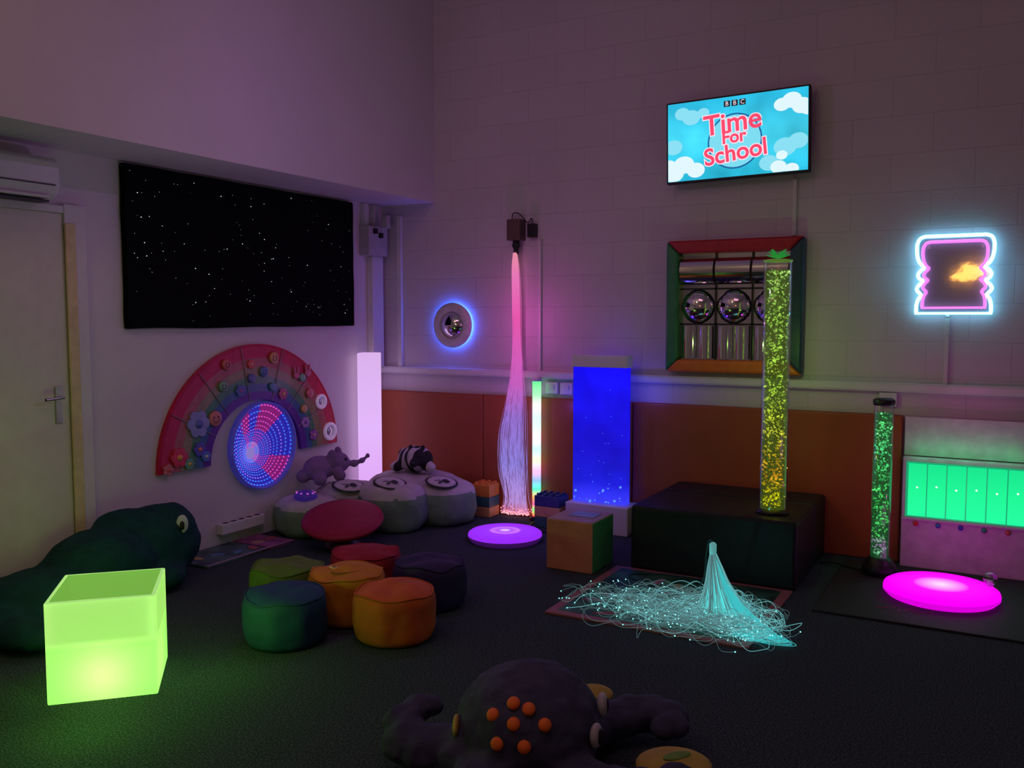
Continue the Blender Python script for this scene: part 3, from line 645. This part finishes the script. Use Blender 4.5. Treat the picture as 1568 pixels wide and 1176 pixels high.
# ---------------------------------------------------------------- glowing cube
g=group('glow_cube',(1.28,-3.54,0))
def cube_mat(name,c0,c1,es,tr):
    m,nt,out=new_mat(name)
    gq=nt.nodes.new('ShaderNodeNewGeometry')
    s=nt.nodes.new('ShaderNodeSeparateXYZ'); nt.links.new(gq.outputs['Position'],s.inputs[0])
    mr=nt.nodes.new('ShaderNodeMapRange'); mr.inputs[1].default_value=.215; mr.inputs[2].default_value=.235; nt.links.new(s.outputs[2],mr.inputs[0])
    r=nt.nodes.new('ShaderNodeValToRGB'); r.color_ramp.elements[0].color=(*c0,1); r.color_ramp.elements[1].color=(*c1,1); nt.links.new(mr.outputs[0],r.inputs[0])
    e=nt.nodes.new('ShaderNodeEmission'); e.inputs[1].default_value=es; nt.links.new(r.outputs[0],e.inputs[0])
    t=nt.nodes.new('ShaderNodeBsdfTranslucent'); t.inputs[0].default_value=(*tr,1)
    a=nt.nodes.new('ShaderNodeAddShader'); nt.links.new(e.outputs[0],a.inputs[0]); nt.links.new(t.outputs[0],a.inputs[1]); nt.links.new(a.outputs[0],out.inputs[0]); return m
cm=cube_mat('glow_cube_plastic',(.17,.52,.07),(.30,.50,.13),.9,(.75,.9,.7)); ci=cube_mat('glow_cube_recess',(.25,.5,.08),(.13,.32,.05),.85,(.2,.3,.1)); cr=E('glow_cube_rim',(.42,.8,.22),.85)
T=Matrix.Translation((1.28,-3.54,0))@Matrix.Rotation(math.radians(45),4,'Z'); hw=.2; th=.018
bm=bmesh.new()
def ring(h,z): return [bm.verts.new(T@Vector((sx*h,sy*h,z))) for sx,sy in ((-1,-1),(1,-1),(1,1),(-1,1))]
ro=ring(hw,.002);rt=ring(hw,.405);ri=ring(hw-th,.405);rb=ring(hw-th,.215)
for mi,(A,Bq) in enumerate(((ro,rt),(rt,ri),(ri,rb))):
    for i in range(4): f=bm.faces.new((A[i],A[(i+1)%4],Bq[(i+1)%4],Bq[i])); f.material_index=mi
f=bm.faces.new(rb); f.material_index=2; bm.faces.new(ro[::-1])
from_bm('shell',bm,[cm,cr,ci],g,bevel=.006)
light('bulb','POINT',(1.33,-3.59,.10),1.0,(.55,1,.25),.04,parent=g)
light('cube_spill_front','POINT',(1.62,-3.90,.30),3.2,(.26,1,.06),0,parent=g); light('cube_spill_side','POINT',(1.68,-3.30,.30),1.3,(.26,1,.06),0,parent=g); light('cube_spill_wall','POINT',(.70,-3.25,.6),.8,(.7,1,.15),0,parent=g)  # added point lights outside the shell, brighten green spill on floor and wall
# ---------------------------------------------------------------- bean pouf flower
def pouf(name,x,y,c,r=.185,h=.235,seed=0):
    g=group(name,(x,y,0)); m=M(name+'_fabric',c,.8,var=.15,scale=8,bump=.3,bscale=11)
    prof=[(0,.0),(r*.85,.0),(r*.97,.02),(r*1.03,.07),(r*1.04,h*.5),(r*1.03,h*.78),(r*.98,h*.92),(r*.88,h*.985),(r*.6,h*1.03),(r*.3,h*1.05),(0,h*1.055)]
    def fn(p,a):
        q=Vector((p.x+seed*3.1,p.y,p.z)); k=1+.03*noise.noise(q*7)+.035*noise.noise(q*16)+.015*math.sin(a*9+seed)*math.exp(-((p.z-h*.5)/(h*.4))**2)
        return Vector((p.x*k,p.y*k,max(0.,p.z*(1+.10*noise.noise(q*8)))))
    bm=bmesh.new()
    P2=[]
    for (a,b) in zip(prof,prof[1:]): P2+= [a,((a[0]+b[0])/2,(a[1]+b[1])/2)]
    P2.append(prof[-1]); lathe_bm(bm,P2,(x,y,0),'Z',64,fn=fn)
    ob=from_bm('cushion',bm,m,g,smooth=True,center=(x,y,0)); s=ob.modifiers.new('s','SUBSURF'); s.levels=1; s.render_levels=1
    seam=[]
    for i in range(64):
        a=2*pi*i/64; p=fn(Vector((r*.955*math.cos(a),r*.955*math.sin(a),h*.955)),a); seam.append((x+p.x,y+p.y,p.z))
    curve('seam_piping',[seam],.004,m,g,res=2,cyclic=True)
    return g
pouf('round_pouf',1.28,-2.50,(.10,.18,.02),seed=1); pouf('round_pouf',1.46,-2.09,(.32,.012,.025),seed=2)
gy=pouf('round_pouf',1.64,-2.47,(.55,.21,.012),seed=3,h=.245)
pouf('round_pouf',1.88,-2.09,(.022,.018,.075),seed=4); pouf('round_pouf',1.59,-2.85,(.008,.06,.12),seed=5); pouf('round_pouf',2.0,-2.56,(.56,.11,.015),seed=6,r=.19)
ink=M('face_ink',(.25,.12,.02),.7); wi=M('face_white',(.8,.6,.3),.7)
for nm,(x,y) in (('left',(1.585,-2.50)),('right',(1.67,-2.42))):
    ell('eye_'+nm,(x,y,.258),(.028,.02,.005),wi,gy,u=16,v=6); ell('pupil_'+nm,(x+.005,y-.005,.263),(.012,.01,.003),ink,gy,u=12,v=6)
curve('smile',[smoothpath([(1.62,-2.56,.254),(1.66,-2.56,.254),(1.71,-2.52,.254),(1.73,-2.47,.252)])],.004,ink,gy)
# ---------------------------------------------------------------- red spinning dish
g=group('spinning_dish_seat',(.726,-1.40,0))
mt=Euler((math.radians(14),math.radians(8),0)).to_matrix().to_4x4()
lathe('dish',[(0,-.07),(.08,-.065),(.17,-.04),(.245,-.01),(.266,.015),(.26,.03),(.22,.038),(.12,.04),(0,.042)],(.726,-1.40,.165),M('red_velour',(.32,.008,.04),.6,bump=.1),g,mtx=mt,seg=64)
lathe('foot',[(0,0),(.13,0),(.12,.03),(.07,.06),(.06,.10),(0,.11)],(.726,-1.40,0),M('dark_red_plastic',(.08,.01,.04),.4),g)
# ---------------------------------------------------------------- petal beanbag seat
g=group('petal_beanbag_seat',(.55,-.65,0))
fabw=M('pale_canvas',(.46,.43,.43),.85,var=.1,bump=.3,bscale=10); fabg=M('sage_canvas',(.15,.24,.16),.85,bump=.3,bscale=10)
pet=[(.27,-1.20,.25,.23,.26),(.36,-.88,.26,.25,.31),(.66,-.80,.29,.26,.33),(.88,-.46,.26,.26,.31),(.54,-.47,.29,.25,.33),(.70,-.30,.24,.22,.32)]
for i,(x,y,rx,ry,h) in enumerate(pet):
    bm=bmesh.new(); ell_bm(bm,(x,y,h*.46),(rx,ry,h*.54),None,u=56,v=30,p=3.2,nz=.10,ns=5,floor=0.002)
    ob=from_bm('petal_%d'%(i+1),bm,[fabw,fabg],g,smooth=True)
    for p in ob.data.polygons:
        if p.center.z+ob.location.z<h*.74: p.material_index=1
prt=M('print_black',(.03,.03,.035),.7); prw=M('print_white',(.5,.48,.48),.7)
def printed(x,y,z,r,rx=-.35,rz=0.):
    R=Euler((rx,.1,rz)); 
    ell('print_outline',(x,y,z),(r,r*.9,.006),prt,g,rot=R,u=32,v=6); ell('print_disc',(x,y,z+.004),(r*.88,r*.78,.006),prw,g,rot=R,u=32,v=6)
    for k in range(5):
        a=k*1.26; ell('print_shape',(x+r*.36*math.cos(a),y+r*.3*math.sin(a),z+.010),(r*.26,r*.13,.004),prt,g,rot=Euler((rx,.1,a)),u=10,v=5)
for (x,y,z,r) in ((.45,-1.00,.310,.12),(.72,-.88,.336,.12),(.94,-.56,.310,.12)): printed(x,y,z,r,rx=.25,rz=math.radians(38))
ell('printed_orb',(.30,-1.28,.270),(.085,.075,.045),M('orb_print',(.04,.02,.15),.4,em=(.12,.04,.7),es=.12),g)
for k in range(9):
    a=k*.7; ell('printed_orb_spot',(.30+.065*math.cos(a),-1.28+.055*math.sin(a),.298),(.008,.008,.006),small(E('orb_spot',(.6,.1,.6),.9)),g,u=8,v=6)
g=group('plush_elephant',(.14,-.92,.3)); ef=M('plush_lilac',(.24,.15,.30),.9,bump=.3,bscale=40)
fuse('body',[((.16,-.98,.41),(.10,.13,.09)),((.24,-.85,.44),(.075,.075,.075)),((.33,-.79,.43),(.03,.035,.03)),((.37,-.75,.45),(.022,.03,.024)),((.39,-.71,.48),(.018,.022,.022)),((.24,-1.06,.35),(.05,.05,.05)),((.10,-1.08,.36),(.05,.05,.05)),((.30,-.92,.36),(.05,.04,.045)),((.13,-.84,.37),(.05,.05,.05)),
 ((.17,-.78,.48),(.04,.02,.07)),((.25,-.94,.48),(.05,.02,.07))],ef,g,voxel=.01)
ell('eye_left',(.31,-.86,.47),(.009,.009,.011),blackp,g,u=10,v=8); ell('eye_right',(.25,-.80,.485),(.009,.009,.011),blackp,g,u=10,v=8)
g=group('plush_badger',(.62,-.42,.35))
def stripes():
    m,nt,out=new_mat('striped_plush'); b=nt.nodes.new('ShaderNodeBsdfPrincipled'); nt.links.new(b.outputs[0],out.inputs[0]); b.inputs['Roughness'].default_value=.9
    tc=nt.nodes.new('ShaderNodeTexCoord'); w=nt.nodes.new('ShaderNodeTexWave'); w.inputs['Scale'].default_value=3.4; w.inputs['Distortion'].default_value=1.0; w.bands_direction='X'
    nt.links.new(tc.outputs['Object'],w.inputs['Vector']); r=nt.nodes.new('ShaderNodeValToRGB'); r.color_ramp.interpolation='CONSTANT'; r.color_ramp.elements[1].position=.45
    r.color_ramp.elements[0].color=(.01,.01,.012,1); r.color_ramp.elements[1].color=(.5,.46,.5,1); nt.links.new(w.outputs['Fac'],r.inputs[0]); nt.links.new(r.outputs[0],b.inputs['Base Color']); return m
fuse('body',[((.60,-.40,.43),(.14,.12,.10)),((.66,-.50,.46),(.08,.07,.07)),((.70,-.57,.43),(.035,.04,.035)),((.62,-.49,.53),(.02,.02,.025)),((.71,-.46,.53),(.02,.02,.025)),((.50,-.5,.38),(.05,.06,.04)),((.74,-.42,.38),(.05,.05,.04)),((.47,-.36,.45),(.05,.05,.05))],stripes(),g,voxel=.01)
ell('nose',(.715,-.60,.435),(.014,.014,.012),blackp,g,u=10,v=8)
# ---------------------------------------------------------------- green frog beanbag
g=group('frog_beanbag',(.28,-2.8,0)); fg=M('bottle_green_fabric',(.007,.048,.048),.8,var=.2,bump=.3,bscale=7,spec=.15)
fuse('body',[((.28,-2.50,.22),(.22,.27,.22)),((.33,-2.44,.30),(.15,.15,.14)),((.22,-2.68,.32),(.15,.16,.12)),((.28,-2.85,.19),(.25,.32,.18)),((.33,-3.2,.12),(.28,.33,.13)),((.38,-3.45,.09),(.24,.25,.09)),((.45,-2.62,.08),(.14,.16,.08)),((.62,-3.50,.07),(.22,.13,.07))],fg,g,voxel=.018,it=8,disp=.03,dscale=.14)
R=Euler((0,0,math.radians(-45)))
ell('eye_white',(.476,-2.475,.345),(.014,.032,.052),M('eye_white',(.55,.6,.6),.4),g,rot=R); ell('eye_pupil',(.490,-2.489,.340),(.008,.013,.026),blackp,g,rot=R)
# ---------------------------------------------------------------- octopus beanbag
g=group('octopus_beanbag',(3.15,-3.38,0)); of=M('navy_fabric',(.048,.052,.098),.85,var=.25,bump=.6,bscale=8,spec=.3)
F_=Vector((-.4848,.8746,0)); Rr=Vector((.8746,.4848,0)); O=Vector((3.15,-3.38,0))
def oc(l,f,z): p=O+Rr*l+F_*f; p.z=z; return tuple(p)
parts=[(oc(0,0,.18),(.24,.24,.195)),(oc(.0,-.02,.24),(.19,.19,.13))]
def arm(pts):
    for (l,f,z,r) in pts: parts.append((oc(l,f,z),(r,r,r*.85)))
arm([(-.2,-.05,.10,.10),(-.27,0,.09,.095),(-.34,.0,.09,.09),(-.40,.03,.10,.085),(-.42,.1,.13,.07),(-.38,.15,.16,.055),(-.33,.15,.17,.045)])
arm([(.2,.15,.09,.09),(.28,.22,.08,.085),(.36,.25,.09,.08),(.44,.24,.10,.075),(.50,.20,.11,.065),(.50,.13,.11,.05),(.45,.10,.11,.045)])
arm([(-.15,-.2,.08,.10),(-.25,-.28,.08,.09),(-.35,-.33,.08,.08),(-.45,-.33,.09,.07)])
arm([(.15,-.2,.08,.10),(.25,-.25,.08,.09),(.35,-.25,.08,.08),(.45,-.2,.09,.065)])
arm([(.0,.24,.07,.08),(.1,.32,.08,.075),(.2,.34,.1,.06)])
fuse('body',parts,of,g,voxel=.012,it=6,disp=.028,dscale=.08)
yf=M('yellow_underside',(.42,.32,.05),.7); 
ell('sucker_pad_back',oc(.24,.36,.12),(.075,.05,.02),yf,g,rot=Euler((0.3,0,.5)))
ell('sucker_pad_front',oc(.45,-.12,.10),(.12,.09,.03),yf,g,rot=Euler((0.1,0,.5)))
ell('sucker_print',oc(.46,-.12,.13),(.05,.02,.006),M('green_print',(.15,.3,.05),.7),g,rot=Euler((0.1,0,.9)))
sp=M('orange_spot',(.85,.17,.02),.6)
for (l,f,z) in ((-.115,-.17,.285),(-.05,-.16,.315),(-.005,-.17,.30),(-.05,-.20,.27),(.04,-.195,.265),(-.105,-.22,.215),(-.02,-.235,.215)):
    dr=Vector((l,f,(z-.18)*1.0)); d=Vector((dr.x/.235**2,dr.y/.235**2,dr.z/.2**2)); s=1/math.sqrt((dr.x/.240)**2+(dr.y/.240)**2+(dr.z/.203)**2)
    pnt=dr*s; wn=(Rr*d.x+F_*d.y+Vector((0,0,d.z))).normalized(); P=Vector(oc(pnt.x,pnt.y,pnt.z+.18))
    ell('spot',P,(.021,.021,.014),sp,g,rot=wn.to_track_quat('Z','Y').to_euler(),u=20,v=8)
for l,f,z in ((.205,-.13,.20),(.235,-.02,.25)):
    n_=(Rr*l+F_*f).normalized(); ell('eye_white',oc(l,f,z),(.028,.040,.018),M('octo_eye',(.45,.45,.5),.4),g,rot=n_.to_track_quat('Z','Y').to_euler()); ell('eye_pupil',Vector(oc(l,f,z))+n_*.012,(.016,.026,.010),blackp,g,rot=n_.to_track_quat('Z','Y').to_euler())
ell('yellow_mouth',oc(-.235,-.06,.2),(.012,.05,.03),yf,g,rot=Euler((0,0,.5)))
# ---------------------------------------------------------------- floor level bits near left wall
g=group('power_strip',(.04,-1.60,.15)); box('bar',(.001,-1.80,.08),(.06,-1.42,.15),plast,g,bevel=.006)
for k in range(5): box('socket_%d'%(k+1),(.02,-1.77+.07*k,.149),(.045,-1.73+.07*k,.153),blackp,g)
g=group('play_floor_mat',(.15,-1.8,0)); pmm=M('floor_mat_pink',(.25,.07,.18),.6,var=.5,scale=8); pm2=M('floor_mat_teal',(.05,.10,.10),.6,var=.7,scale=8)
box('mat_a',(.02,-1.68,0),(.36,-1.46,.015),pmm,g,bevel=.003); box('mat_b',(.02,-2.2,0),(.36,-1.70,.015),pm2,g,bevel=.003)
box('mat_edge',(.345,-2.2,.014),(.362,-1.46,.017),M('mat_edge_pale',(.35,.22,.32),.6),g)
for k in range(6): ell('mat_print',(.12+.15*random.random(),-2.1+.12*k,.0155),(.05,.03,.001),M('mat_ink',random.choice([(.4,.08,.08),(.08,.2,.35),(.4,.3,.1)]),.6),g,rot=Euler((0,0,k)),u=16,v=4)
g=group('power_cable',(1.5,-.2,0)); curve('cable',[smoothpath([(1.50,-.17,.008),(1.55,-.38,.008),(1.62,-.45,.008),(1.75,-.4,.008),(1.80,-.3,.008)]),smoothpath([(3.53,-.3,.008),(3.6,-.32,.02),(3.7,-.36,.02),(3.80,-.39,.02)])],.005,blackp,g)
# ---------------------------------------------------------------- lights (warm wash lamp, added ambient and violet fills)
light('ceiling_fill','AREA',(3.6,-4.2,4.55),11,(1,.42,.68),2.0)  # added pink area light for general ambience, no known fixture
light('warm_wash_lamp','POINT',(1.8,-5.2,3.8),20,(1,.64,.42),.2)
light('violet_fill','POINT',(1.6,-1.9,2.8),5,(.78,.30,1),.0)  # unseen violet fill, added to tint the walls lavender
light('violet_fill_low','POINT',(1.4,-2.4,1.7),4.0,(.82,.46,1),.0)  # second unseen fill, added lower for the same lavender tint
light('corner_violet_fill','POINT',(.55,-.75,1.0),.9,(.68,.22,1),.0)  # added point light without a fixture, tints the corner by the column violet
w=bpy.data.worlds.new('world'); sc.world=w; w.use_nodes=True; w.node_tree.nodes['Background'].inputs[0].default_value=(.02,.015,.03,1)
